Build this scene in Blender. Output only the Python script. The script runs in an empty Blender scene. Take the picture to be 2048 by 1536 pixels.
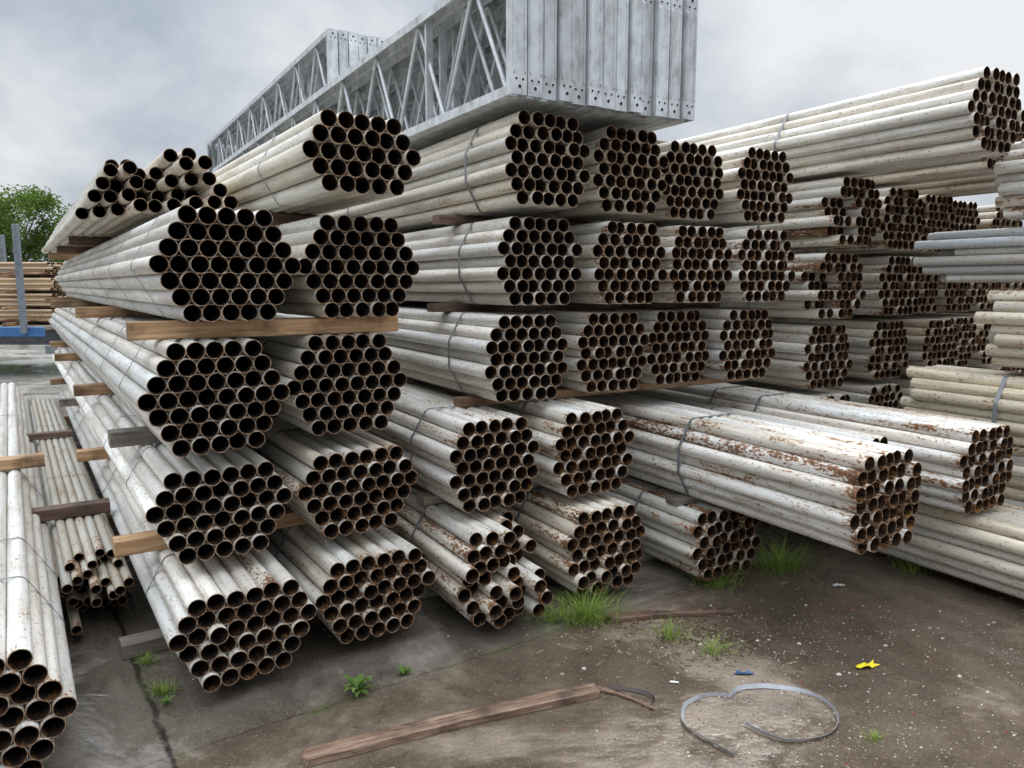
import bpy, bmesh, math, random
from mathutils import Vector, Matrix
random.seed(7)
R=random.Random(11)
sc=bpy.context.scene
col=sc.collection
rad=math.radians
# ------------------------------------------------------------ node helpers
class NT:
    def __init__(s,name,world=False):
        if world:
            s.owner=bpy.data.worlds.new(name); 
        else:
            s.owner=bpy.data.materials.new(name)
        s.owner.use_nodes=True
        s.t=s.owner.node_tree
        s.t.nodes.clear()
    def n(s,typ,**props):
        nd=s.t.nodes.new(typ)
        for k,v in props.items(): setattr(nd,k,v)
        return nd
    def put(s,sock,v):
        if isinstance(v,bpy.types.NodeSocket): s.t.links.new(v,sock)
        elif v is not None:
            if isinstance(v,(tuple,list)) and len(v)==3 and len(sock.default_value)==4: v=(*v,1)
            sock.default_value=v
    def math(s,op,a,b=None,c=None,clamp=False):
        nd=s.n('ShaderNodeMath',operation=op,use_clamp=clamp)
        s.put(nd.inputs[0],a)
        if b is not None: s.put(nd.inputs[1],b)
        if c is not None: s.put(nd.inputs[2],c)
        return nd.outputs[0]
    def vmath(s,op,a,b=None):
        nd=s.n('ShaderNodeVectorMath',operation=op)
        s.put(nd.inputs[0],a)
        if b is not None: s.put(nd.inputs[1],b)
        return nd.outputs['Value'] if op in('DOT_PRODUCT','LENGTH') else nd.outputs[0]
    def noise(s,vec,scale,detail=4,rough=.55,dist=0):
        nd=s.n('ShaderNodeTexNoise')
        s.put(nd.inputs['Vector'],vec); nd.inputs['Scale'].default_value=scale
        nd.inputs['Detail'].default_value=detail; nd.inputs['Roughness'].default_value=rough
        nd.inputs['Distortion'].default_value=dist
        return nd.outputs['Fac']
    def mix(s,f,a,b,blend='MIX'):
        nd=s.n('ShaderNodeMix',data_type='RGBA',blend_type=blend)
        s.put(nd.inputs[0],f); s.put(nd.inputs[6],a); s.put(nd.inputs[7],b)
        return nd.outputs[2]
    def ramp(s,f,stops):
        nd=s.n('ShaderNodeValToRGB'); s.put(nd.inputs[0],f)
        e=nd.color_ramp.elements
        while len(e)<len(stops): e.new(.5)
        for i,(p,c) in enumerate(stops):
            e[i].position=p; e[i].color=(c,c,c,1) if not isinstance(c,tuple) else (*c,1)
        return nd.outputs[0]
    def mr(s,v,a,b,c=0.,d=1.):
        nd=s.n('ShaderNodeMapRange'); nd.clamp=True
        s.put(nd.inputs[0],v)
        for i,x in enumerate((a,b,c,d)): s.put(nd.inputs[i+1],x)
        return nd.outputs[0]
    def scale(s,vec,sx,sy,sz,add=None):
        v=s.vmath('MULTIPLY',vec,(sx,sy,sz))
        return s.vmath('ADD',v,add) if add is not None else v
    def bsdf(s,color,rough=.6,metal=0.,bump=None,bstr=.3,bdist=.01,spec=.5):
        b=s.n('ShaderNodeBsdfPrincipled')
        s.put(b.inputs['Base Color'],color); s.put(b.inputs['Roughness'],rough); s.put(b.inputs['Metallic'],metal)
        b.inputs['Specular IOR Level'].default_value=spec
        if bump is not None:
            bp=s.n('ShaderNodeBump'); bp.inputs['Strength'].default_value=bstr; bp.inputs['Distance'].default_value=bdist
            s.put(bp.inputs['Height'],bump); s.t.links.new(bp.outputs[0],b.inputs['Normal'])
        o=s.n('ShaderNodeOutputMaterial'); s.t.links.new(b.outputs[0],o.inputs[0])
        return s.owner
def objcoord(g,sc_=30):
    tc=g.n('ShaderNodeTexCoord').outputs['Object']; oi=g.n('ShaderNodeObjectInfo')
    rnd=oi.outputs['Random']
    cx=g.n('ShaderNodeCombineXYZ'); g.put(cx.inputs[0],g.math('MULTIPLY',rnd,sc_)); g.put(cx.inputs[1],g.math('MULTIPLY',rnd,sc_*2.3)); g.put(cx.inputs[2],g.math('MULTIPLY',rnd,sc_*.7))
    return tc,oi,cx.outputs[0]
# ------------------------------------------------------------ materials
def mat_pipe():
    g=NT('weathered_pipe_paint'); tc,oi,off=objcoord(g)
    rnd=oi.outputs['Random']; tint=oi.outputs['Color']; rust=oi.outputs['Alpha']
    n1=g.noise(g.scale(tc,1,.25,1,off),14,5,.74)
    n2=g.noise(g.scale(tc,1,.5,1,off),85,2,.6)
    n3=g.noise(g.scale(tc,1,.05,1,off),26,3,.6)
    comb=g.math('ADD',g.math('MULTIPLY',n1,.52),g.math('MULTIPLY',n2,.42))
    comb=g.math('ADD',comb,g.math('MULTIPLY',g.math('SUBTRACT',n3,.35),g.math('MULTIPLY',rust,.26)))
    sep=g.n('ShaderNodeSeparateXYZ'); g.put(sep.inputs[0],tc)
    endf=g.mr(sep.outputs[1],0.0,.06,1.,0.)
    endf2=g.mr(sep.outputs[1],0.0,.9,1.,0.)
    prnd=g.math('POWER',g.math('FRACT',g.math('MULTIPLY',rnd,7.31)),5.)
    thr=g.math('SUBTRACT',.660,g.math('MULTIPLY',rust,g.math('ADD',.052,g.math('MULTIPLY',prnd,.13))))
    thr=g.math('SUBTRACT',thr,g.math('MULTIPLY',endf,g.math('ADD',.025,g.math('MULTIPLY',rust,.06))))
    thr=g.math('SUBTRACT',thr,g.math('MULTIPLY',endf2,g.math('MULTIPLY',rust,.02)))
    mask=g.math('MULTIPLY',g.math('SUBTRACT',comb,thr),34,clamp=True)
    stain=g.math('MULTIPLY',g.math('SUBTRACT',comb,g.math('SUBTRACT',thr,.075)),8,clamp=True)
    val=g.math('ADD',.76,g.math('MULTIPLY',g.math('FRACT',g.math('MULTIPLY',rnd,13.7)),.32))
    cx=g.n('ShaderNodeCombineXYZ')
    for i in range(3): g.put(cx.inputs[i],val)
    base=g.mix(1.,tint,cx.outputs[0],'MULTIPLY')
    dirt=g.mr(n3,.42,.64)
    base=g.mix(g.math('MULTIPLY',dirt,.58),base,(.33,.30,.24))
    base=g.mix(g.mr(n1,.48,.66,0,.45),base,(.40,.35,.275))
    base=g.mix(g.math('MULTIPLY',stain,g.math('MULTIPLY',g.math('ADD',rust,.12),.6)),base,(.46,.28,.13))
    rc=g.ramp(n2,[(.3,(.035,.018,.012)),(.5,(.11,.05,.026)),(.68,(.30,.13,.045))])
    c=g.mix(mask,base,rc)
    c=g.mix(g.mr(n2,.61,.68,0,.62),c,(.13,.10,.07))
    ro=g.math('ADD',g.math('MULTIPLY',mask,.35),g.math('ADD',.32,g.math('MULTIPLY',n3,.3)))
    return g.bsdf(c,ro,0)
def mat_inner():
    g=NT('rusty_shaded_bore'); tc,oi,off=objcoord(g)
    n=g.noise(g.scale(tc,1,.3,1,off),45,2,.65)
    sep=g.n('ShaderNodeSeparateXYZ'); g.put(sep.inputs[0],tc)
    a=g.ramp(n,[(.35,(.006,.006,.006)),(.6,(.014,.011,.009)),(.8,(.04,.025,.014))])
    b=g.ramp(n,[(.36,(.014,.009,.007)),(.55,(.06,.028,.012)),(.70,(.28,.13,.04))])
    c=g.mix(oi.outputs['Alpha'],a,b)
    c=g.mix(g.mr(sep.outputs[1],.005,.11),c,(.004,.004,.004))  # shade inside the pipe painted in: rust colour fades to near black with depth
    return g.bsdf(c,.85,spec=.25)
def mat_rim():
    g=NT('rusty_pipe_rim'); tc,oi,off=objcoord(g)
    n=g.noise(g.vmath('ADD',tc,off),60,2,.65)
    c=g.ramp(n,[(.3,(.06,.035,.024)),(.5,(.24,.14,.08)),(.68,(.50,.38,.26))])
    return g.bsdf(c,.7)
def mat_wood(name,c1,c2,c3):
    g=NT(name); tc,oi,off=objcoord(g)
    n=g.noise(g.scale(tc,.9,14,14,off),4,5,.65,.6); n2=g.noise(g.vmath('ADD',tc,off),6,3)
    c=g.ramp(n,[(.28,c1),(.5,c2),(.72,c3)])
    val=g.math('ADD',.6,g.math('MULTIPLY',oi.outputs['Random'],.55))
    cx=g.n('ShaderNodeCombineXYZ')
    for i in range(3): g.put(cx.inputs[i],val)
    c=g.mix(1.,c,cx.outputs[0],'MULTIPLY')
    c=g.mix(g.math('MULTIPLY',g.mr(n2,.48,.68),.8),c,tuple(x*.35 for x in c1))
    return g.bsdf(c,.55,0,n,.5,.004)
def mat_galv(name='galvanised_steel',base=(.58,.61,.625)):
    g=NT(name); tc,oi,off=objcoord(g)
    v=g.vmath('ADD',tc,off)
    n=g.noise(g.scale(v,1,1,.6),14,5,.7)
    rv=g.math('ADD',.80,g.math('MULTIPLY',oi.outputs['Random'],.24))
    c=g.ramp(n,[(.3,tuple(x*.62 for x in base)),(.5,base),(.68,tuple(min(1,x*1.2) for x in base))])
    cx=g.n('ShaderNodeCombineXYZ')
    for i in range(3): g.put(cx.inputs[i],rv)
    c=g.mix(1.,c,cx.outputs[0],'MULTIPLY')
    st=g.mr(g.noise(g.scale(v,3,3,.8),5,4,.6),.55,.70)
    c=g.mix(g.math('MULTIPLY',st,.45),c,(.30,.27,.22))
    return g.bsdf(c,g.math('ADD',.36,g.math('MULTIPLY',n,.3)),.2)
def mat_simple(name,c,rough=.6,metal=0.,var=.35,scale=12,c2=None):
    g=NT(name); tc,oi,off=objcoord(g)
    n=g.noise(g.vmath('ADD',tc,off),scale,3,.6)
    d=c2 if c2 else tuple(x*(1-var) for x in c)
    return g.bsdf(g.mix(g.mr(n,.35,.65),c,d),rough,metal)
def mat_leaf(name,c,c2):
    g=NT(name); geo=g.n('ShaderNodeNewGeometry')
    r=geo.outputs['Random Per Island']
    col_=g.mix(r,c,c2)
    d=g.n('ShaderNodeBsdfDiffuse'); g.put(d.inputs[0],col_)
    t=g.n('ShaderNodeBsdfTranslucent'); g.put(t.inputs[0],g.mix(.5,col_,(.16,.26,.03)))
    m=g.n('ShaderNodeMixShader'); m.inputs[0].default_value=.35
    g.t.links.new(d.outputs[0],m.inputs[1]); g.t.links.new(t.outputs[0],m.inputs[2])
    o=g.n('ShaderNodeOutputMaterial'); g.t.links.new(m.outputs[0],o.inputs[0])
    return g.owner
def mat_ground():
    g=NT('wet_yard_concrete')
    tc=g.n('ShaderNodeTexCoord').outputs['Object']
    n1=g.noise(tc,.95,5,.66,.5); n2=g.noise(tc,5,6,.68); n3=g.noise(tc,60,3,.7); n4=g.noise(tc,230,1,.6)
    wob=g.math('MULTIPLY',g.math('SUBTRACT',n2,.5),.07)
    def line(nx,ny,c):
        d=g.vmath('DOT_PRODUCT',tc,(nx,ny,0)); return g.math('ADD',g.math('SUBTRACT',d,c),wob)
    s1=line(.822,.569,.394); s2=line(-.565,.825,2.62)
    side=g.math('MAXIMUM',g.mr(s1,-.02,.02,1,0),g.mr(s2,-.05,.05,0,1))
    brown=g.ramp(n2,[(.3,(.085,.062,.044)),(.5,(.165,.126,.091)),(.72,(.26,.205,.152))])
    grey=g.ramp(n2,[(.3,(.095,.087,.075)),(.5,(.18,.165,.141)),(.72,(.27,.25,.215))])
    c=g.mix(g.math('MULTIPLY',side,.75),brown,grey)
    wet=g.mr(n1,.43,.53)
    d=g.vmath('LENGTH',g.vmath('MULTIPLY',g.vmath('SUBTRACT',tc,(1.9,3.75,0)),(.8,1.5,0)))
    wet=g.math('MAXIMUM',wet,g.math('MULTIPLY',g.math('SUBTRACT',1.35,g.math('ADD',d,g.math('MULTIPLY',n2,.7))),2.5,clamp=True))
    c=g.mix(g.math('MULTIPLY',wet,.62),c,(.040,.030,.021))
    c=g.mix(g.mr(n3,.55,.74,0,.45),c,(.29,.245,.185))
    c=g.mix(g.mr(n4,.62,.72,0,.5),c,(.40,.35,.28))
    c=g.mix(g.mr(n4,.30,.40,.45,0),c,(.02,.015,.012))
    j=g.math('MAXIMUM',g.mr(g.math('ABSOLUTE',s1),.004,.016,1,0),g.math('MULTIPLY',g.mr(g.math('ABSOLUTE',s2),.002,.008,1,0),g.mr(n3,.35,.6,.1,.6)))
    moss=g.math('MULTIPLY',g.math('MAXIMUM',g.mr(g.math('ABSOLUTE',s1),.01,.05,1,0),g.mr(g.math('ABSOLUTE',s2),.01,.04,1,0)),g.mr(n2,.5,.62))
    c=g.mix(g.math('MULTIPLY',moss,.6),c,(.07,.09,.025))
    c=g.mix(j,c,(.02,.016,.012))
    geo=g.n('ShaderNodeSeparateXYZ'); g.put(geo.inputs[0],tc)
    far=g.mr(geo.outputs[1],8,12)
    c=g.mix(far,c,g.ramp(n1,[(.3,(.20,.185,.165)),(.7,(.30,.285,.26))]))
    ro=g.math('SUBTRACT',g.math('ADD',.34,g.math('MULTIPLY',n2,.22)),g.math('MULTIPLY',wet,.38))
    h=g.math('MULTIPLY',g.math('ADD',n3,n2),g.mr(wet,0,1,.8,.07))
    return g.bsdf(c,ro,0,h,.5,.012,.8)
PIPE=mat_pipe(); INNER=mat_inner(); RIM=mat_rim()
WOODL=mat_wood('fresh_orange_timber',(.20,.10,.045),(.42,.25,.125),(.58,.41,.25))
WOODG=mat_wood('weathered_grey_timber',(.13,.105,.08),(.25,.215,.17),(.38,.34,.28))
WOODR=mat_wood('dark_red_brown_timber',(.06,.032,.022),(.16,.092,.062),(.30,.21,.15))
GALV=mat_galv(); HOLE_SHADE=mat_simple('painted_hole_shade',(.012,.012,.013),.8)  # dark colour for flat discs, painted shade of holes not cut through the posts
STRAP=mat_simple('grey_steel_band',(.26,.27,.29),.45,.3)
# ------------------------------------------------------------ mesh helpers
def mk(name,verts,faces,mats,midx=None,smooth=None):
    me=bpy.data.meshes.new(name); me.from_pydata(verts,[],faces)
    for m in mats: me.materials.append(m)
    if midx: me.polygons.foreach_set('material_index',midx)
    if smooth is not None: me.polygons.foreach_set('use_smooth',smooth if isinstance(smooth,list) else [smooth]*len(faces))
    me.update(); return me
def add(name,me,parent=None,loc=(0,0,0),rot=(0,0,0),**props):
    o=bpy.data.objects.new(name,me); col.objects.link(o)
    if parent: o.parent=parent
    o.location=loc; o.rotation_euler=rot
    for k,v in props.items(): o[k]=v
    return o
def pipe_mesh(L,r,seg=22):
    t=.0026 if r>.03 else .0022
    V=[];F=[];MI=[];S=[]
    ri=r-t
    def ring(rr,y):
        b=len(V)
        for i in range(seg):
            a=2*math.pi*i/seg; V.append((rr*math.cos(a),y,rr*math.sin(a)))
        return b
    def con(a,b,m,sm,flip):
        for i in range(seg):
            j=(i+1)%seg
            f=(a+i,a+j,b+j,b+i)
            F.append(f[::-1] if flip else f); MI.append(m); S.append(sm)
    a=ring(r,0);b=ring(r,L);con(a,b,0,True,True)
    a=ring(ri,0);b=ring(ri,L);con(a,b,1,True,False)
    a=ring(ri,0);b=ring(r,0);con(a,b,2,False,True)
    a=ring(ri,L);b=ring(r,L);con(a,b,2,False,False)
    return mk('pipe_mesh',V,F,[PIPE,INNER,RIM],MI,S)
_pm={}
def get_pipe(L,r):
    k=(round(L,2),round(r,4))
    if k not in _pm: _pm[k]=pipe_mesh(L,r)
    return _pm[k]
def hull(pts):
    pts=sorted(set(pts))
    def half(p):
        h=[]
        for q in p:
            while len(h)>=2 and (h[-1][0]-h[-2][0])*(q[1]-h[-2][1])-(h[-1][1]-h[-2][1])*(q[0]-h[-2][0])<=0: h.pop()
            h.append(q)
        return h[:-1]
    return half(pts)+half(pts[::-1])
def band_mesh(centres,r,w,t=.0015):
    P=[]
    for (x,z) in centres:
        for i in range(16):
            a=2*math.pi*i/16; P.append((round(x+(r+t+.0008)*math.cos(a),5),round(z+(r+t+.0008)*math.sin(a),5)))
    H=hull(P); n=len(H); cx=sum(p[0] for p in H)/n; cz=sum(p[1] for p in H)/n
    V=[];F=[]
    sl=R.uniform(-.03,.03)
    for (x,z) in H:
        d=math.hypot(x-cx,z-cz); k=(d-t)/d
        xi,zi=cx+(x-cx)*k,cz+(z-cz)*k
        sk=sl*(x-cx)/.3
        V+= [(x,-w/2+sk,z),(x,w/2+sk,z),(xi,w/2+sk,zi),(xi,-w/2+sk,zi)]
    for i in range(n):
        j=(i+1)%n
        for a in range(4):
            b=(a+1)%4; F.append((i*4+a,j*4+a,j*4+b,i*4+b))
    return mk('band_mesh',V,F,[STRAP])
def sq(theta,s,q):
    c,sn=math.cos(rad(theta)),math.sin(rad(theta))
    return s*c-q*sn, s*sn+q*c
D=.07
W=(.84,.82,.77); CREAM=(.78,.71,.55); ZINC=(.55,.575,.58); DARK=(.50,.46,.39)
HEX8=[5,6,7,8,7,6,5]; HEX7=[5,6,7,6,7,6,5]
def bundle(theta,s,q,zb,rows,L,label,tint=W,rust=.3,stag=.012,d=D,bands=(.75,3.2),bw=.019,fn=None,tol=.10,skip=(),jit=.25,group='stacked bundles of steel pipes',cat='pipe bundle'):
    x,y=sq(theta,s,q)
    e=bpy.data.objects.new('pipe_bundle',None); col.objects.link(e); e.empty_display_size=.2
    e.location=(x,y,zb); e.rotation_euler=(0,0,rad(theta+R.uniform(-jit,jit)))
    e['label']=label; e['category']=cat; e['group']=group
    r=d/2; C=[]
    me=get_pipe(L,r-.0004)
    k=0
    for ri,n in enumerate(rows):
        z=r+ri*d*.8661
        for i in range(n):
            k+=1
            if k in skip: continue
            px=(i-(n-1)/2)*d
            C.append((px,z))
            oy=max(-2.4*stag,min(2.4*stag,R.gauss(0,stag)))
            if fn: oy+=fn(px,z,ri,i)
            p=bpy.data.objects.new('pipe',me); col.objects.link(p); p.parent=e
            p.location=(px,oy,z); p.rotation_euler=(0,R.uniform(0,6.28),0)
            tv=R.uniform(.82,1.08); wv=R.uniform(-.03,.04)
            p.color=(min(1,tint[0]*tv+wv),min(1,tint[1]*tv),min(1,tint[2]*tv-wv),max(0,min(1,rust+R.uniform(-tol,tol)*1.5)))
    for b in bands:
        bm_=band_mesh(C,r,bw)
        add('strap',bm_,e,(0,b,0))
    return e
def box_mesh(name,sx,sy,sz,mat,bev=.004,twist=0,cuts=0):
    bm=bmesh.new(); bmesh.ops.create_cube(bm,size=1)
    for v in bm.verts: v.co=Vector((v.co.x*sx,v.co.y*sy,v.co.z*sz))
    if bev: bmesh.ops.bevel(bm,geom=bm.edges[:],offset=bev,segments=1,affect='EDGES')
    me=bpy.data.meshes.new(name); bm.to_mesh(me); bm.free(); me.materials.append(mat); return me
def timber(theta,s0,s1,q,zb,h,w,mat,label='weathered timber bearer between stacked pipe bundles'):
    L=s1-s0; n=max(3,int(L/.12)); V=[];F=[]
    for i in range(n+1):
        x=-L/2+L*i/n
        j=[R.uniform(-.0022,.0022) for _ in range(8)]
        b=.005
        sec=[(-w/2+b,-h/2),(w/2-b,-h/2),(w/2,-h/2+b),(w/2,h/2-b),(w/2-b,h/2),(-w/2+b,h/2),(-w/2,h/2-b),(-w/2,-h/2+b)]
        ex=R.uniform(-.004,.004) if i in(0,n) else 0
        for k,(yy,zz) in enumerate(sec):
            V.append((x+ex,yy+j[k],zz+(j[k]*.3 if abs(zz)<h/2-.001 else 0)))
    for i in range(n):
        for k in range(8):
            l=(k+1)%8; F.append((i*8+k,i*8+l,(i+1)*8+l,(i+1)*8+k))
    F.append(tuple(range(8))[::-1]); F.append(tuple(n*8+k for k in range(8)))
    me=mk('timber_mesh',V,F,[mat])
    x,y=sq(theta,(s0+s1)/2,q)
    return add('timber_bearer',me,None,(x,y,zb+h/2),(0,0,rad(theta+R.uniform(-1.5,1.5))),label=label,category='timber beam',group='timber bearers')
# ============================================================ STACKS
TA=33.5; TC=30.
LA=7.6
def hgt(n,d=D): return d*(1+(n-1)*.8661)
h6=[5,6,7,8,7,6]
bt=.07
z1=bt; z2=z1+hgt(6)+bt; z3=z2+hgt(6)+bt; z4=z3+hgt(7)+bt; z5=z4+hgt(7)+bt
wire=(.5,1.35,2.3,3.4,4.6,6.)
bundle(TA,.665,2.87,z1,h6,LA,'strapped bundle of white pipes resting on timber at ground level',W,.6,.009,bands=(.55,2.4,4.8),bw=.012)
bundle(TA,.64,3.06,z2,h6,LA,'bundle of dirty white steel pipes, second tier, wire tied',W,.4,.009,bands=(.55,1.5,3,5),bw=.007)
bundle(TA,.63,3.0,z3,HEX8,LA,'hexagonal bundle of pale grey pipes with dark open ends',(.80,.80,.76),.32,.008,bands=wire,bw=.007)
bundle(TA,.70,3.02,z4,HEX8,LA,'large clean bundle of pale pipes on orange timber',(.81,.80,.75),.15,.005,bands=wire,bw=.007)
bundle(TA,1.235,2.93,z1,h6,LA,'mottled rusty white pipe bundle on the bottom tier',(.76,.73,.66),.85,.009,bands=(.6,3))
bundle(TA,1.215,3.04,z2,h6,LA,'bundle of mottled grey-white pipes, second tier',(.76,.73,.66),.7,.007,bands=(.6,3),bw=.01)
bundle(TA,1.20,3.10,z3,HEX8,LA,'hexagonal bundle of weathered white pipes, third tier',(.79,.76,.70),.5,.007,bands=(.6,3),bw=.01)
bundle(TA,1.262,3.08,z4,HEX8,LA,'hexagonal bundle of dirty cream-white pipes below the top tier',(.80,.77,.69),.4,.007,bands=(.6,3),bw=.01)
bundle(TA,1.21,2.90,z5,[5,6,7,6,5],6.4,'short bundle of cream pipes overhanging on the top tier',(.83,.79,.69),.35,.010,bands=(.62,1.9),bw=.009)
bundle(TA,.64,4.30,z5,[9,8,7,6,5],5.6,'untidy loose pipes with staggered rusty ends on top',(.78,.73,.62),.7,.16,bands=(2.9,),bw=.01,fn=lambda px,z,r,i:(-px)*1.6+.30*(z-.1),skip=(33,))
for zz,mats in ((0,(WOODG,WOODL,WOODG)),(z2-bt,(WOODL,WOODL,WOODG)),(z3-bt,(WOODG,WOODL,WOODL)),(z4-bt,(WOODL,WOODL,WOODL)),(z5-bt,(WOODR,WOODR,WOODR))):
    for q,m in zip((3.5,5.6,8.3,10.2),mats+(WOODL,)):
        st=.36-R.uniform(.02,.08); en=1.56 if q<4 else 1.5
        if zz==0: st=.28
        if zz==z4-bt and q==3.5: q=3.22; st=.36; en=1.47
        if zz in(z2-bt,): q+=.05
        if zz==z3-bt and q==3.5: q=3.72; st=.31
        if zz==z5-bt:
            st=.38
            if q==3.5: st=1.06; q=3.95; en=1.45
            if q==5.6: q=6.6
        timber(TA,st,en,q,zz,bt,.095,m,'sawn timber bearer supporting strapped pipe bundles')
HC=hgt(7); bc=.045; P=HC+bc
zc=[.063+P*i for i in range(6)]
LC=6.6
C=[
 (0,1.63,2.90,'loose peeling white pipes with staggered rusty ends near the ground',.95,.05,(.85,.81,.73)),
 (1,1.67,3.05,'bundle of chipped white pipes with rusty ends, second tier',.75,.008,W),
 (2,1.94,3.2,'strapped bundle of white pipes with a brown stained side',.5,.008,W),
 (3,2.01,3.2,'strapped bundle of bright white pipes, fourth tier',.4,.008,W),
 (4,2.01,3.13,'strapped bundle of dirty cream pipes beneath galvanised frames',.45,.008,(.81,.77,.68)),
 (0,2.23,2.90,'rusty peeling pipe bundle on the ground tier',.95,.016,(.82,.78,.69)),
 (1,2.23,3.02,'bundle of white pipes with orange rusty bores',.85,.009,W),
 (2,2.52,3.26,'bundle of speckled white pipes, third tier',.7,.009,(.76,.74,.69)),
 (3,2.58,3.2,'speckled white pipe bundle between two others in a tall stack',.7,.009,(.80,.78,.73)),
 (4,2.57,3.2,'pipe bundle with rust-ringed ends beneath galvanised frames',.7,.009,(.80,.77,.68)),
 (2,3.06,3.33,'speckled grey-white pipe bundle, third tier',.7,.009,(.73,.71,.66)),
 (3,3.09,3.2,'rust-spotted white pipe bundle, fourth tier',.7,.009,(.79,.76,.70)),
 (4,3.13,3.33,'top pipe bundle with black-brown open ends',.6,.008,(.79,.76,.67)),
 (2,3.57,3.27,'dirty grey pipe bundle at the corner of the stack',.7,.008,(.71,.69,.64)),
 (3,3.62,3.2,'white pipe bundle with peeling paint flakes',.7,.009,(.82,.80,.75)),
 (4,3.66,3.27,'top corner pipe bundle with dark open ends',.65,.009,(.80,.77,.69)),
]
for lv,s,q,lab,ru,sg,tn in C:
    fn=None
    if lv==0 and s==1.63: fn=lambda px,z,r,i:(.14 if px>.05 and z>.2 else 0)-(.05 if z<.12 else 0)
    bundle(TC,s,q,zc[lv],HEX7,LC,lab,tn,ru,sg,bands=(.42,2.3) if lv else (.5,),fn=fn)
r6=[5,6,7,6,7,6]; zr=.05+hgt(6)+.03
bundle(TC,2.93,2.77,.05,r6,LC,'grey dirty pipe bundle on wet ground beneath an overhanging bundle',(.70,.69,.62),.8,.012,bands=(.5,))
bundle(TC,2.99,1.92,zr,HEX7,LC,'white pipe bundle with rust-brown streaked side overhanging the ground',(.88,.86,.81),1.,.009,bands=(1.05,3.3))
bundle(TC,3.97,2.02,zr,HEX7,LC,'strapped white pipe bundle with orange rusty ends',(.88,.86,.81),.95,.008,bands=(1.35,1.75))
bundle(TC,3.53,2.36,zr,[3,4,3,4,3,2],LC-.4,'few white pipes with scattered ends beside a strapped bundle',(.88,.86,.81),.7,.06,bands=(1.1,),bw=.012)
bundle(TC,4.13,.9,.05,r6,LC,'weathered cream pipe bundle lying on the ground',(.74,.69,.58),.95,.02,bands=(1.95,3.6))
for q in (3.3,5.6): timber(TC,2.66,3.2,q,0,.05,.095,WOODG)
for q in (3.3,5.6): timber(TC,3.92,4.38,q,0,.05,.095,WOODG)
for q in (3.0,5.4): timber(TC,2.72,4.2,q,zr-.03,.03,.09,WOODG)
zg=[.07,.42,.42+P,.42+2*P,.42+3*P,.42+4*P]
for s,q0,L,lvs in ((4.44,3.28,6.2,5),(5.25,3.40,6.2,5),(5.85,3.5,6.2,5),(6.45,3.6,6.2,5),(7.05,3.7,5,5),(7.65,3.8,5,4),(8.25,3.9,5,4),(8.85,3.95,5,4)):
    for lv in range(lvs):
        rows=[6,7,6,5] if lv==0 else HEX7
        messy=(s<5 and lv in(3,4))
        bundle(TC,s+R.uniform(-.04,.04),q0+R.uniform(-.10,.10),zg[lv] if lv else .07,rows,L,
            'peeling white pipe bundle with uneven staggered ends' if messy else ('rusty grey pipe bundle with dark open ends' if s>5 else 'dirty white pipe bundle in a tall stack'),
            (.77,.75,.68) if s<5.5 else ((.66,.63,.56) if R.random()<.5 else DARK),.85,.012,bands=(.6,2.4),
            fn=(lambda px,z,r,i:(.09 if (px<0 and r in(1,3,4)) else 0.)) if messy else None)
for lv in range(5):
    zb=(zg[lv] if lv else .07)-bc if lv else .07-bc
    for q in (4.4,6.4,8.6):
        timber(TC,4.2,9.1 if lv<4 else 7.3,q,zb if lv else .0,bc if lv else .07,.09,WOODG)
bundle(TC,4.43,2.36,zg[5]-.01,HEX8,LC,'long strapped white pipe bundle jutting out from a stack top',(.86,.83,.76),.6,.008,bands=(1.28,4.),)
bundle(TC,5.25,2.75,zg[5],HEX7,LC,'long grey-white pipe bundle on top of the stack',(.76,.73,.66),.8,.03,bands=(1.6,4.))
bundle(TC,6.05,2.9,zg[5]-.03,HEX7,LC,'rusty-ended pipe bundle on top of a stack',(.62,.58,.5),.9,.015,bands=(1.,4.))
for q in (3.9,6.0,8.2): timber(TC,4.15,6.4,q,zg[5]-bc,bc-.012,.09,WOODR)
bundle(TC,4.66,2.78-LC,.66,HEX7,LC,'strapped bundle of dirty cream rusty pipes beside the aisle',CREAM,.95,.03,bands=(LC-.55,3.),bw=.024)
bundle(TC,4.68,2.35-LC,.66+P,HEX7,LC,'grimy brown-white pipe bundle in the aisle stack',(.68,.62,.51),.9,.03,bands=(3.,))
bundle(TC,4.80,2.80-LC,.66+2*P,[6,7,8,7,8,7],LC,'bundle of bare galvanised steel pipes',ZINC,.35,.08,d=.058,bands=(3.,),tol=.05)
bundle(TC,4.78,2.40-LC,.66+2*P+hgt(5)+.05,HEX7,LC,'white rust-edged pipe bundle on the aisle stack',W,.85,.03,bands=(3.,))
bundle(TC,4.76,2.6-LC,.07,[7,8,7,6,7,6,5],LC,'rusty pipe bundle low in the aisle stack',(.72,.66,.54),.9,.03,bands=(3.,))
for i,zz in enumerate((0,.66-bc,.66+P-bc,.66+2*P-bc,.66+2*P+hgt(6,.058))):
    hh=(.07,bc,bc,bc,hgt(5)+.05-hgt(6,.058))[i]
    for q in (1.1,-1.,-3.3): timber(TC,4.45,5.15,q,zz,hh,.09,WOODG)
for lv in range(5):
    zb=0 if lv==0 else zc[lv]-bc
    h=.063 if lv==0 else bc
    for q in (3.45,5.7,8.3):
        s0,s1=(1.42,2.5) if lv==0 else ((1.45,2.55) if lv==1 else (1.68,3.80))
        m=(WOODG,WOODG,WOODL,WOODR,WOODR)[lv]
        if lv==4: s0=1.72
        if lv>=3 and q==3.45: q=3.8
        if lv==2 and q==3.45: q=3.5
        timber(TC,s0,s1,q,zb,h,.095,m)
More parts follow.
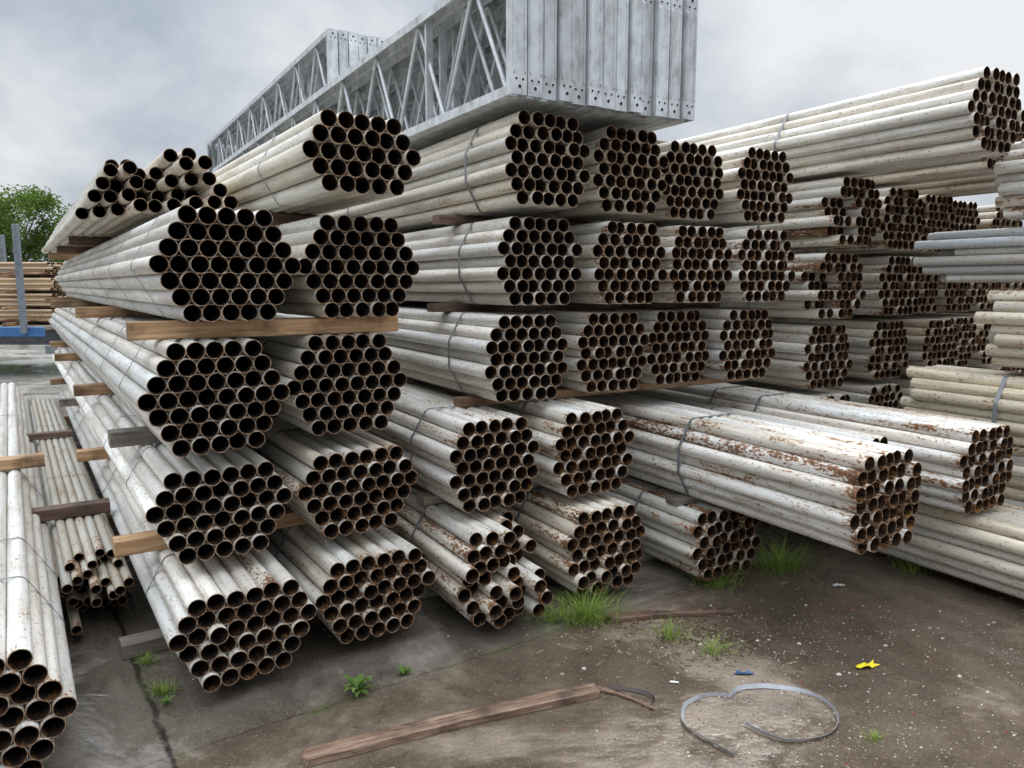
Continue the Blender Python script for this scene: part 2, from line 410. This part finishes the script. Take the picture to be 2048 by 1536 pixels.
bundle(TA,-.20,2.62,.07,HEX8,LA,'long strapped bundle of pale pipes with dark rusty ends',(.80,.77,.71),.65,.015,bands=(.7,1.2,2.7,5.),bw=.01)
dz=.045
bundle(TA,.222,3.95,.05,[5,6,7,6,7,6,5],6.0,'low heap of dirty galvanised tubes with ragged rusty ends',(.50,.48,.41),1.,.11,d=dz,bands=(1.8,4.),bw=.008,tol=.2)
timber(TA,-.45,.055,3.6,0,.07,.09,WOODG); timber(TA,-.45,.055,7,0,.07,.09,WOODG)
timber(TA,.08,.36,4.5,0,.05,.09,WOODG); timber(TA,.08,.36,8,0,.05,.09,WOODG)
timber(TA,-.52,.09,5.35,.07+HC,.07,.10,WOODL,'orange timber laid across a pipe bundle')
timber(TA,.0,.378,4.72,.05+hgt(7,dz),.065,.09,WOODR,'dark reddish timber laid across thin tubes')
timber(TA,-.02,.34,7.3,.05+hgt(7,dz),.05,.09,WOODR,'dark timber laid across thin tubes')
# ============================================================ GALVANISED FRAMES
def tube(V,F,pts,r,seg=8):
    rings=[]
    for i,p in enumerate(pts):
        p=Vector(p)
        d=(Vector(pts[min(i+1,len(pts)-1)])-Vector(pts[max(i-1,0)])).normalized()
        a=d.cross(Vector((1,0,0))).normalized(); b=d.cross(a)
        base=len(V)
        for k in range(seg):
            t=2*math.pi*k/seg; V.append(tuple(p+a*r*math.cos(t)+b*r*math.sin(t)))
        rings.append(base)
    for i in range(len(rings)-1):
        for k in range(seg):
            l=(k+1)%seg; F.append((rings[i]+k,rings[i]+l,rings[i+1]+l,rings[i+1]+k))
def extr(sec,y0,y1,axis='y'):
    n=len(sec); V=[];F=[]
    for y in (y0,y1):
        for (a,b) in sec: V.append((a,y,b) if axis=='y' else (a,b,y))
    for k in range(n):
        l=(k+1)%n; F.append((k,l,n+l,n+k))
    F.append(tuple(range(n))[::-1]); F.append(tuple(range(n,2*n)))
    return V,F
FH=.62; FW=.078
def chan(w,h,t,up):
    s=[(-w/2,0),(w/2,0),(w/2,h),(w/2-t,h),(w/2-t,t),(-w/2+t,t),(-w/2+t,h),(-w/2,h)]
    return [(a,b*up) for a,b in s]
def post_mesh():
    w=FW; dd=.055; t=.004
    sec=[(-w/2,0),(w/2,0),(w/2,dd),(w/2-.016,dd),(w/2-.016,dd-t),(w/2-t,dd-t),(w/2-t,t),(-w/2+t,t),(-w/2+t,dd-t),(-w/2+.016,dd-t),(-w/2+.016,dd),(-w/2,dd)]
    V,F=extr(sec,0,FH,'z'); MI=[0]*len(F)
    for xr in (-w/2+.010,w/2-.010):
        b=len(V)
        V+= [(xr-.006,-.0001,.09),(xr+.006,-.0001,.09),(xr+.003,-.006,.10),(xr-.003,-.006,.10),(xr-.006,-.0001,FH-.09),(xr+.006,-.0001,FH-.09),(xr+.003,-.006,FH-.10),(xr-.003,-.006,FH-.10)]
        F+= [(b,b+1,b+2,b+3),(b+7,b+6,b+5,b+4),(b,b+3,b+7,b+4),(b+1,b+5,b+6,b+2),(b+3,b+2,b+6,b+7)]; MI+=[0]*5
    for (hx,hz,hr) in ((0,.035,.0085),(-.018,.068,.006),(.018,.068,.006),(0,FH-.035,.0085),(.018,FH-.068,.006),(-.018,FH-.068,.006)):
        b=len(V)
        for k in range(14):
            a=2*math.pi*k/14; V.append((hx+hr*math.cos(a),-.0012,hz+hr*math.sin(a)))
        F.append(tuple(range(b,b+14))); MI.append(1)
        b=len(V)
        for k in range(14):
            a=2*math.pi*k/14
            V.append((hx+(hr+.0025)*math.cos(a),-.0001,hz+(hr+.0025)*math.sin(a))); V.append((hx+hr*math.cos(a),-.0016,hz+hr*math.sin(a)))
        for k in range(14):
            l=(k+1)%14; F.append((b+2*k,b+2*l,b+2*l+1,b+2*k+1)); MI.append(0)
    return mk('post_mesh',V,F,[GALV,HOLE_SHADE],MI)
m_post=post_mesh()
def brace_mesh(FL,ph):
    V=[];F=[]
    y=.12+ph; zb,zt=.035,FH-.03; pts=[]
    step=.33; i=0
    while y<FL-.3:
        up=i%2==0
        z=zb if up else zt; s=-1 if up else 1
        pts+= [(0,y-.028,z-.035*s),(0,y-.012,z-.006*s),(0,y+.012,z-.006*s),(0,y+.028,z-.035*s)]
        y+=step; i+=1
    tube(V,F,pts,.0115,8)
    return mk('bracing_mesh',V,F,[GALV],None,True)
def frameset(FL):
    V,F=extr(chan(FW,.045,.004,1),.058,FL-.058); a=mk('chord_mesh',V,F,[GALV])
    V,F=extr(chan(FW,.045,.004,-1),.058,FL-.058); b=mk('chord_mesh',V,F,[GALV])
    return FL,a,b,[brace_mesh(FL,p) for p in (0,.07,.15,.22)]
V,F=extr([(-.02,0),(.02,0),(.02,.02),(-.02,.02)],.047,FH-.047,'z'); m_mid=mk('stiffener_mesh',V,F,[GALV])
fs_long=frameset(7.5); fs_short=frameset(5.9)
def frame(theta,s,q,zb,lab,fs,i):
    FL,a,b,br=fs
    x,y=sq(theta,s,q)
    e=bpy.data.objects.new('lattice_frame',None); col.objects.link(e); e.location=(x,y,zb); e.rotation_euler=(0,R.uniform(-.003,.003),rad(theta+R.uniform(-.05,.05)))
    e['label']=lab; e['category']='steel frame'; e['group']='galvanised lattice frames'
    add('bottom_chord',a,e); add('top_chord',b,e,(0,0,FH))
    add('end_post',m_post,e); add('end_post',m_post,e,(0,FL,0),(0,0,math.pi))
    add('lattice_bracing',br[(i*3)%4],e,(R.uniform(-.01,.01),R.uniform(-.02,.02),0))
    add('stiffener',m_mid,e,(0,.95,0)); 
    return e
ZB=zc[4]+HC+bc
for i in range(13): frame(31,1.85+i*.086,3.02+R.uniform(-.016,.016)+(.02 if i in(4,9) else 0),ZB,'galvanised lattice frame standing on edge, punched end post',fs_long,i)
for i in range(9): frame(31,2.09+i*.086,6.35+R.uniform(-.02,.02),ZB+FH+.003,'galvanised lattice frame stacked on top of longer frames',fs_short,i)
for q in (3.6,6.2,8.6): timber(TC,1.95 if q<5 else 1.75,3.2,q,ZB-bc,bc,.08,WOODG,'timber bearer carrying galvanised frames')
# ============================================================ GROUND AND SCATTER
g_me=mk('ground_mesh',[(-400,-200,0),(400,-200,0),(400,600,0),(-400,600,0)],[(0,1,2,3)],[mat_ground()])
add('ground',g_me,kind='structure')
def gravel():
    V=[];F=[];MI=[]
    rr=random.Random(3)
    def chip(x,y,s,m):
        b=len(V); n=5
        a0=rr.random()*6
        for k in range(n):
            a=a0+2*math.pi*k/n; q=s*rr.uniform(.6,1.2); V.append((x+q*math.cos(a),y+q*math.sin(a)*.7,.0004))
        for k in range(n):
            a=a0+2*math.pi*k/n; q=s*rr.uniform(.35,.7); V.append((x+q*math.cos(a),y+q*math.sin(a)*.7,s*rr.uniform(.3,.7)))
        F.append(tuple(b+n+k for k in range(n))); MI.append(m)
        for k in range(n):
            l=(k+1)%n; F.append((b+k,b+l,b+n+l,b+n+k)); MI.append(m)
    cs=[(1.0,2.75,.35,.18),(.8,3.25,.30,.14),(1.7,2.6,.4,.2),(1.3,3.3,.35,.2),(2.1,3.2,.4,.3),(1.1,2.45,.3,.12)]
    for _ in range(4200):
        c=rr.choice(cs); x=c[0]+rr.gauss(0,c[2]); y=c[1]+rr.gauss(0,c[3])
        if rr.random()<.16: x=rr.uniform(-1.6,3.); y=rr.uniform(2.0,4.2)
        m=rr.choices([0,1,2,3],[2.2,4,4,.10])[0]
        chip(x,y,rr.choice([.0015,.002,.0025,.003,.004,.005]) ,m)
    for _ in range(60):
        chip(rr.uniform(.1,2.4),rr.uniform(2.4,3.7),rr.uniform(.006,.012),rr.choice([0,1,1]))
    return mk('gravel_mesh',V,F,[mat_simple('white_chip',(.60,.57,.50),.7),mat_simple('tan_chip',(.33,.27,.20),.8),mat_simple('brown_chip',(.09,.06,.04),.8),mat_simple('red_chip',(.5,.03,.02),.5)],MI)
add('gravel',gravel(),kind='stuff')
def litter():
    V=[];F=[];MI=[]; rr=random.Random(9)
    for _ in range(520):
        c=rr.choice([(.55,3.4),(.9,3.2),(1.2,3.9),(.8,3.3),(.7,3.35),(.85,3.15)])
        x=c[0]+rr.gauss(0,.18); y=c[1]+rr.gauss(0,.09); a=rr.uniform(0,3.14); l=rr.uniform(.005,.03); w=rr.uniform(.001,.004)
        dx,dy=math.cos(a)*l,math.sin(a)*l; nx,ny=-math.sin(a)*w,math.cos(a)*w; h=rr.uniform(.001,.006)
        b=len(V); V+=[(x-dx-nx,y-dy-ny,.0006),(x+dx*.9-nx*.5,y+dy*.9,.0015),(x+dx+nx,y+dy+ny,h),(x-dx*.8+nx,y-dy+ny,h*.6)]
        F.append((b,b+1,b+2,b+3)); MI.append(rr.choice([0,0,0,1]))
    return mk('litter_mesh',V,F,[mat_simple('wood_splinter',(.08,.05,.03),.8),mat_simple('dry_straw',(.28,.21,.12),.8)],MI)
add('wood_splinters',litter(),kind='stuff')
def plank(p0,p1,w,h,mat,lab,z0=0.002,taper=1.):
    p0=Vector((*p0,0));p1=Vector((*p1,0)); d=p1-p0; L=d.length; n=30; V=[];F=[]
    rr=random.Random(int(L*1000))
    for i in range(n+1):
        t=i/n; x=-L/2+L*t; ww=w*(1+(taper-1)*t)*(1+.05*math.sin(t*9)); bow=.014*math.sin(t*3.1)
        e=[rr.uniform(-.004,.004) for _ in range(6)]
        hh=h*(1+(taper-1)*.6*t); ck=-.010 if rr.random()<.6 else -.002
        sec=[(-ww/2,0),(ww/2,0),(ww/2+e[0],hh*.86),(ww/2-.006,hh+e[1]*.5),(ww*.14+e[3],hh),(ww*.10,hh+ck),(ww*.05+e[4],hh),(-ww/2+.005,hh+e[2]*.5),(-ww/2+e[3],hh*.9)]
        for a,b in sec: V.append((x+(rr.uniform(-.018,.018) if i in(0,n) else 0),a+bow,b))
    m=9
    for i in range(n):
        for k in range(m):
            l=(k+1)%m; F.append((i*m+k,i*m+l,(i+1)*m+l,(i+1)*m+k))
    F.append(tuple(range(m))[::-1]); F.append(tuple(n*m+k for k in range(m)))
    c=(p0+p1)/2
    return add('timber_plank',mk('plank_mesh',V,F,[mat]),None,(c.x,c.y,z0),(0,0,math.atan2(d.y,d.x)),label=lab,category='wooden plank')
WOODP=mat_wood('brown_plank',(.075,.045,.03),(.20,.125,.083),(.36,.27,.20))
plank((-.70,2.35),(.335,2.78),.068,.028,WOODP,'cracked reddish-brown timber plank lying on wet ground')
plank((.46,3.43),(1.08,3.50),.07,.026,WOODR,'thin rotten dark board beside a grass tuft',taper=.35)
plank((.35,2.80),(.53,2.67),.026,.012,WOODR,'broken dark wood splinter by the plank end',taper=.5)
pts=[(.764,2.38),(.69,2.47),(.64,2.55),(.645,2.62),(.675,2.69),(.755,2.75),(.82,2.758),(.853,2.745),(.88,2.775),(.92,2.80),(1.0,2.812),(1.069,2.806),(1.13,2.79),(1.18,2.755),(1.21,2.70),(1.215,2.63),(1.19,2.565),(1.14,2.51),(1.06,2.475),(.97,2.465),(.91,2.50),(.855,2.56)]
def cr(P,k=6):
    out=[]
    for i in range(len(P)-1):
        p=[Vector(P[max(0,i-1)]),Vector(P[i]),Vector(P[i+1]),Vector(P[min(len(P)-1,i+2)])]
        for j in range(k):
            t=j/k; out.append(.5*((2*p[1])+(-p[0]+p[2])*t+(2*p[0]-5*p[1]+4*p[2]-p[3])*t*t+(-p[0]+3*p[1]-3*p[2]+p[3])*t**3))
    out.append(Vector(P[-1])); return out
def strap_loop(pts,w,mat,lab,lean0=.006):
    cp=cr(pts); V=[];F=[]
    for i,p in enumerate(cp):
        d=(cp[min(i+1,len(cp)-1)]-cp[max(i-1,0)]).normalized(); nrm=Vector((-d.y,d.x))
        lean=lean0+.006*math.sin(i*.13); z0=.001+.004*abs(math.sin(i*.09)); t=.0008
        a=p; b=p+nrm*lean
        V+=[(a.x,a.y,z0),(b.x,b.y,z0+w),(b.x+nrm.x*t,b.y+nrm.y*t,z0+w),(a.x+nrm.x*t,a.y+nrm.y*t,z0)]
    for i in range(len(cp)-1):
        for k in range(4):
            l=(k+1)%4; F.append((i*4+k,i*4+l,i*4+4+l,i*4+4+k))
    add('packing_strap',mk('loop_mesh',V,F,[mat],None,False),label=lab,category='strap')
strap_loop(pts,.014,mat_simple('pale_grey_band',(.40,.42,.45),.5,var=.3),'discarded pale grey packing strap coiled on wet ground')
strap_loop([(.36,2.79),(.42,2.80),(.50,2.775),(.545,2.735),(.53,2.70)],.010,mat_simple('dark_brown_band',(.05,.035,.03),.6),'dark rusty strap end curled beside the plank')
def scrap(loc,sz,mat,lab,seed):
    rr=random.Random(seed); V=[];F=[]; n=6
    for i in range(n):
        for j in range(4):
            V.append(((i/(n-1)-.5)*sz*(1+.3*math.sin(j*2)),(j/3-.5)*sz*.42*(1-.5*abs(i/(n-1)-.4))+rr.uniform(-.1,.1)*sz*.4,.002+abs(rr.gauss(0,.08))*sz))
    for i in range(n-1):
        for j in range(3): F.append((i*4+j,(i+1)*4+j,(i+1)*4+j+1,i*4+j+1))
    add('plastic_scrap',mk('scrap_mesh',V,F,[mat],None,True),None,(*loc,0),(0,0,rr.uniform(-.4,.4)),label=lab,category='litter')
scrap((1.50,2.99),.10,mat_simple('yellow_plastic',(.80,.68,.03),.45,var=.1),'crumpled bright yellow plastic scrap on the ground',1)
scrap((.96,2.93),.07,mat_simple('dark_blue_plastic',(.02,.07,.16),.45),'small dark blue plastic scrap in debris',2)
scrap((.66,2.86),.035,mat_simple('white_plastic',(.6,.6,.58),.5),'small white plastic scrap on the ground',4)
scrap((-.40,2.30),.04,mat_simple('white_plastic_bit',(.7,.7,.68),.5),'small white plastic scrap beside the plank',5)
scrap((1.75,3.85),.06,mat_simple('dull_white_plastic',(.55,.55,.52),.5),'small pale plastic scrap near weeds',6)
GRASS=mat_leaf('grass_blade',(.12,.20,.04),(.36,.46,.11)); WEED=mat_leaf('weed_leaf',(.09,.16,.04),(.19,.29,.08))
def tuft(x,y,n,ln,spread,lab,seed,dry=0):
    rr=random.Random(seed); V=[];F=[]
    for _ in range(n):
        a=rr.uniform(0,6.283); r0=abs(rr.gauss(0,spread*.45)); bx,by=r0*math.cos(a),r0*math.sin(a)*.7
        a2=a+rr.gauss(0,.7); L=ln*rr.uniform(.35,1.2); out=rr.uniform(.25,1.1); w=rr.uniform(.0010,.0022)
        b=len(V); px,py=-math.sin(a2)*w,math.cos(a2)*w
        for k in range(5):
            t=k/4; d=L*out*t**1.4; z=L*(t*1.05-.62*out*t*t)*.95; ww=1-t*.92
            cx,cy=bx+d*math.cos(a2),by+d*math.sin(a2)
            V.append((cx-px*ww,cy-py*ww,max(z,.001)));V.append((cx+px*ww,cy+py*ww,max(z,.001)))
        for k in range(4): F.append((b+2*k,b+2*k+1,b+2*k+3,b+2*k+2))
    add('grass_tuft',mk('grass_mesh',V,F,[GRASS]),None,(x,y,0),label=lab,category='grass',group='weeds and grass tufts')
tuft(.36,3.43,520,.19,.17,'large bright green grass tuft by a rotten board',1)
tuft(.17,3.42,130,.12,.16,'smaller side clump of green grass at the pipe ends',8)
tuft(1.52,4.08,360,.24,.20,'tall grass tuft beneath the overhanging pipe bundle',2)
tuft(1.10,3.85,190,.17,.16,'sparse grass tuft beside grey pipe ends',3)
tuft(.72,3.24,110,.12,.10,'small bright grass clump among wood debris',4)
tuft(.88,3.10,90,.11,.10,'small grass sprig on muddy ground',5)
tuft(2.25,4.05,100,.12,.12,'dull grass patch in wet shade',6)
tuft(1.29,2.48,60,.035,.05,'tiny green sprouts in gravel',7)
tuft(-1.38,2.78,150,.06,.06,'mossy weed clump growing in a concrete joint',9)
tuft(-1.56,3.02,90,.06,.05,'small weeds in a concrete joint',10)
def weed(x,y,n,ln,lab,seed):
    rr=random.Random(seed);V=[];F=[]
    for i in range(n):
        a=i*2.4+rr.uniform(-.3,.3); L=ln*rr.uniform(.5,1.1); up=rr.uniform(.4,1.3); b=len(V)
        for k in range(6):
            t=k/5; w=L*.10*math.sin(math.pi*(t*.85+.12))*(1+.35*(k%2)); d=L*t*(1-.4*up); z=L*up*t*(1.2-.75*t)+.003
            cx,cy=d*math.cos(a),d*math.sin(a); px,py=-math.sin(a)*w,math.cos(a)*w
            V+=[(cx-px,cy-py,z+.25*w),(cx,cy,z),(cx+px,cy+py,z+.25*w)]
        for k in range(5):
            for j in range(2): F.append((b+3*k+j,b+3*k+j+1,b+3*k+4+j,b+3*k+3+j))
    add('weed_plant',mk('weed_mesh',V,F,[WEED],None,True),None,(x,y,0),label=lab,category='weed',group='weeds and grass tufts')
weed(-.613,2.79,20,.11,'leafy green weed growing through concrete',1)
weed(-.451,2.92,12,.06,'small leafy weed seedling on concrete',2)
weed(-1.33,2.70,9,.05,'broad-leaved weed in a concrete joint',3)
weed(-1.10,2.52,5,.02,'tiny weed in a concrete joint',4)
# ============================================================ BACKGROUND
LEAF=mat_leaf('tree_foliage',(.04,.075,.018),(.14,.21,.055)); BARK=mat_simple('bark',(.09,.07,.05),.9)
def tree(x,y,H,Rr,lab,seed):
    rr=random.Random(seed)
    e=bpy.data.objects.new('broadleaf_tree',None); col.objects.link(e); e.location=(x,y,0); e['label']=lab; e['category']='tree'; e['group']='trees beyond the yard'
    V=[];F=[]
    def limb(p0,p1,r0,r1):
        b=len(V); p0=Vector(p0);p1=Vector(p1); d=(p1-p0).normalized(); a=d.orthogonal().normalized(); c=d.cross(a)
        for p,r in ((p0,r0),((p0+p1)/2+a*.06,(r0+r1)/2),(p1,r1)):
            for k in range(7):
                t=2*math.pi*k/7; V.append(tuple(p+a*r*math.cos(t)+c*r*math.sin(t)))
        for i in range(2):
            for k in range(7):
                l=(k+1)%7; F.append((b+i*7+k,b+i*7+l,b+i*7+7+l,b+i*7+7+k))
    limb((0,0,0),(.1,0,H*.5),.16,.10); cl=[]
    for i in range(42):
        a=rr.uniform(0,6.28); z=H*rr.uniform(.25,.95); k=math.sqrt(max(.05,1-((z/H-.56)/.46)**2)); r=Rr*k*math.sqrt(rr.uniform(.05,1.1))
        c=(r*math.cos(a),r*math.sin(a),z); cl.append((c,rr.uniform(.28,.6)*Rr*.6))
        if i%3==0: limb((.05,0,z*.55),c,.04,.010)
    add('trunk',mk('trunk_mesh',V,F,[BARK],None,True),e)
    V=[];F=[]
    for c,r in cl:
        for _ in range(280):
            d=Vector((rr.gauss(0,1),rr.gauss(0,1),rr.gauss(0,.8))).normalized()*r*rr.uniform(.3,1.35)
            p=Vector(c)+d; s=rr.uniform(.04,.085)
            u=Vector((rr.gauss(0,1),rr.gauss(0,1),rr.gauss(0,.5))).normalized(); w=u.orthogonal().normalized()
            b=len(V); V+=[tuple(p-u*s),tuple(p+w*s*.55),tuple(p+u*s),tuple(p-w*s*.55)]; F.append((b,b+1,b+2,b+3))
    add('crown',mk('crown_mesh',V,F,[LEAF]),e)
tree(-19.6,30,5.7,1.9,'leafy green tree beyond the storage yard',1)
tree(-21.2,30.6,5.3,1.9,'dense green tree behind the trailer',2)
tree(-18.2,33,4.5,1.5,'smaller green tree beyond the storage yard',3)
tree(31,46,4.6,2.2,'distant green tree beyond the pipe stacks',5)
def hedge():
    rr=random.Random(5);V=[];F=[]
    for _ in range(16000):
        x=rr.uniform(-60,60); h=1.9+.5*math.sin(x*.4)+.3*math.sin(x*1.7)
        p=Vector((x,46+rr.uniform(-1.2,1.2),rr.uniform(0,h))); s=rr.uniform(.16,.34)
        u=Vector((rr.gauss(0,1),rr.gauss(0,1),rr.gauss(0,.5))).normalized(); w=u.orthogonal().normalized()
        b=len(V); V+=[tuple(p-u*s),tuple(p+w*s*.6),tuple(p+u*s),tuple(p-w*s*.6)]; F.append((b,b+1,b+2,b+3))
    return mk('hedge_mesh',V,F,[LEAF])
add('hedge',hedge(),kind='stuff')
V=[];F=[];n=60
for i in range(n+1):
    x=-380+760*i/n; h=6+3*math.sin(i*.35)+1.5*math.sin(i*1.1); V+=[(x,300,-.5),(x,330,h),(x,420,-.5)]
for i in range(n):
    a=i*3; F+=[(a,a+3,a+4,a+1),(a+1,a+4,a+5,a+2)]
add('hills',mk('hill_mesh',V,F,[mat_simple('far_hillside',(.16,.20,.20),.9,scale=.05)],None,True),kind='structure')
BLUE=mat_simple('blue_trailer_paint',(.04,.15,.36),.45,var=.3); STEELP=mat_simple('grey_stake',(.20,.23,.26),.5,.2); TYRE=mat_simple('tyre_rubber',(.02,.02,.02),.85); TIMB=mat_simple('deck_boards',(.22,.18,.14),.8)
TX=-8.0
tr=bpy.data.objects.new('flatbed_trailer',None); col.objects.link(tr); tr.location=(TX,14.2,0); tr.rotation_euler=(0,0,rad(-4)); tr['label']='blue flatbed trailer carrying stacked rusty pipes'; tr['category']='trailer'
TL=9
add('deck',box_mesh('deck_mesh',TL,2.4,.07,TIMB,.01),tr,(-TL/2,0,.86))
for yy in(-1.2,1.2): add('side_rail',box_mesh('rail_mesh',TL,.07,.17,BLUE,.012),tr,(-TL/2,yy*1.03,.80))
for yy in(-.5,.5): add('chassis_beam',box_mesh('beam_mesh',TL-.4,.14,.28,STEELP,.01),tr,(-TL/2,yy,.66))
add('rear_bumper',box_mesh('bumper_mesh',.10,2.3,.14,STEELP,.01),tr,(-.02,0,.48))
def cyl_mesh(name,r,w,mat,seg=24,ri=0):
    V=[];F=[]
    for x,rr_ in ((-w/2,r*.93),(-w/2*.7,r),(w/2*.7,r),(w/2,r*.93)):
        for k in range(seg):
            a=2*math.pi*k/seg; V.append((rr_*math.cos(a),x,rr_*math.sin(a)))
    for i in range(3):
        for k in range(seg):
            l=(k+1)%seg; F.append((i*seg+k,i*seg+l,(i+1)*seg+l,(i+1)*seg+k))
    F.append(tuple(range(seg))); F.append(tuple(3*seg+k for k in range(seg))[::-1])
    return mk(name,V,F,[mat])
mt=cyl_mesh('tyre_mesh',.42,.26,TYRE); mrim=cyl_mesh('rim_mesh',.22,.28,STEELP)
for xx in (-3.6,-4.7,-5.8):
    for yy in (-.95,.95):
        w=bpy.data.objects.new('wheel',None); col.objects.link(w); w.parent=tr; w.location=(xx,yy,.42)
        add('tyre',mt,w); add('rim',mrim,w)
for xx in (-.30,-2.6,-5.2,-7.8):
    for yy in (-1.2,1.2): add('stake',box_mesh('stake_mesh',.09,.08,1.85,STEELP,.006),tr,(xx,yy*1.095,.90+.8))
zt=.895
lh=hgt(5,.05)+.055
for li in range(4):
    for bi,yo in enumerate((-.50,.12)):
        e=bundle(86,0,0,zt+.055+li*lh,[11,10,11,10,11],6.0,'rusty brown steel pipes stacked on the trailer',(.60,.42,.26) if li%2 else (.68,.50,.32),.95,.05,d=.05,bands=(1.5,4.),tol=.3,group='pipes loaded on the trailer')
        e.location.x=TX-.15-.1*bi; e.location.y=14.2+yo
    for xx in (-.75,-3.5,-5.4):
        o=timber(0,-.95,.95,0,zt+li*lh,.055,.08,WOODL,'timber spacer between rusty pipes on the trailer')
        o.location.x=TX+xx; o.location.y=14.0; o.rotation_euler[2]=rad(86)
# ============================================================ LIGHT
g=NT('World',True); sc.world=g.owner
SUN_EL,SUN_AZ=rad(56),rad(20)
sky=g.n('ShaderNodeTexSky',sky_type='NISHITA'); sky.sun_disc=False; sky.sun_elevation=SUN_EL; sky.sun_rotation=SUN_AZ
sky.air_density=1.5; sky.dust_density=3.
tc=g.n('ShaderNodeTexCoord').outputs['Generated']
sp=g.n('ShaderNodeSeparateXYZ'); g.put(sp.inputs[0],tc)
zc_=g.math('MAXIMUM',sp.outputs[2],0.0)
den=g.math('ADD',zc_,.55)
cb=g.n('ShaderNodeCombineXYZ'); g.put(cb.inputs[0],g.math('DIVIDE',sp.outputs[0],den)); g.put(cb.inputs[1],g.math('DIVIDE',sp.outputs[1],den)); cb.inputs[2].default_value=1.3
nn=g.noise(cb.outputs[0],2.6,7,.55,.2)
nb=g.noise(cb.outputs[0],1.1,1,.5)
nn=g.math('ADD',g.math('MULTIPLY',nn,.75),g.math('MULTIPLY',nb,.25))
low=g.math('MULTIPLY',g.mr(sp.outputs[0],-.1,-.6),g.mr(sp.outputs[2],.34,.08))
nn=g.math('SUBTRACT',nn,g.math('MULTIPLY',low,.06))
cl=g.ramp(nn,[(.35,(.36,.43,.53)),(.44,(.53,.58,.66)),(.51,(.67,.705,.755)),(.61,(.86,.875,.90))])
lift=g.mr(sp.outputs[2],.44,.86,1.,5.2)
lc=g.n('ShaderNodeCombineXYZ')
for i in range(3): g.put(lc.inputs[i],lift)
cl=g.mix(1.,cl,lc.outputs[0],'MULTIPLY')
skyc=g.vmath('MULTIPLY',sky.outputs[0],(.1,.1,.1))
cfin=g.mix(.93,skyc,cl)
bg=g.n('ShaderNodeBackground'); g.put(bg.inputs[0],cfin); bg.inputs[1].default_value=1.
ow=g.n('ShaderNodeOutputWorld'); g.t.links.new(bg.outputs[0],ow.inputs[0])
sl=bpy.data.lights.new('sun','SUN'); sl.energy=1.4; sl.angle=rad(22); sl.color=(1,.97,.93)
so=bpy.data.objects.new('sun',sl); col.objects.link(so)
dv=Vector((math.sin(SUN_AZ)*math.cos(SUN_EL),math.cos(SUN_AZ)*math.cos(SUN_EL),math.sin(SUN_EL)))
so.rotation_euler=dv.to_track_quat('Z','Y').to_euler(); so.location=(0,0,20)
cd=bpy.data.cameras.new('camera'); co=bpy.data.objects.new('camera',cd); col.objects.link(co)
cd.sensor_width=36; cd.lens=26.37; cd.clip_end=2000; cd.clip_start=.05
co.location=(0,0,1.6); co.rotation_euler=(rad(90-7.5),0,0)
sc.camera=co
sc.view_settings.view_transform='Standard'; sc.view_settings.look='None'; sc.view_settings.exposure=0
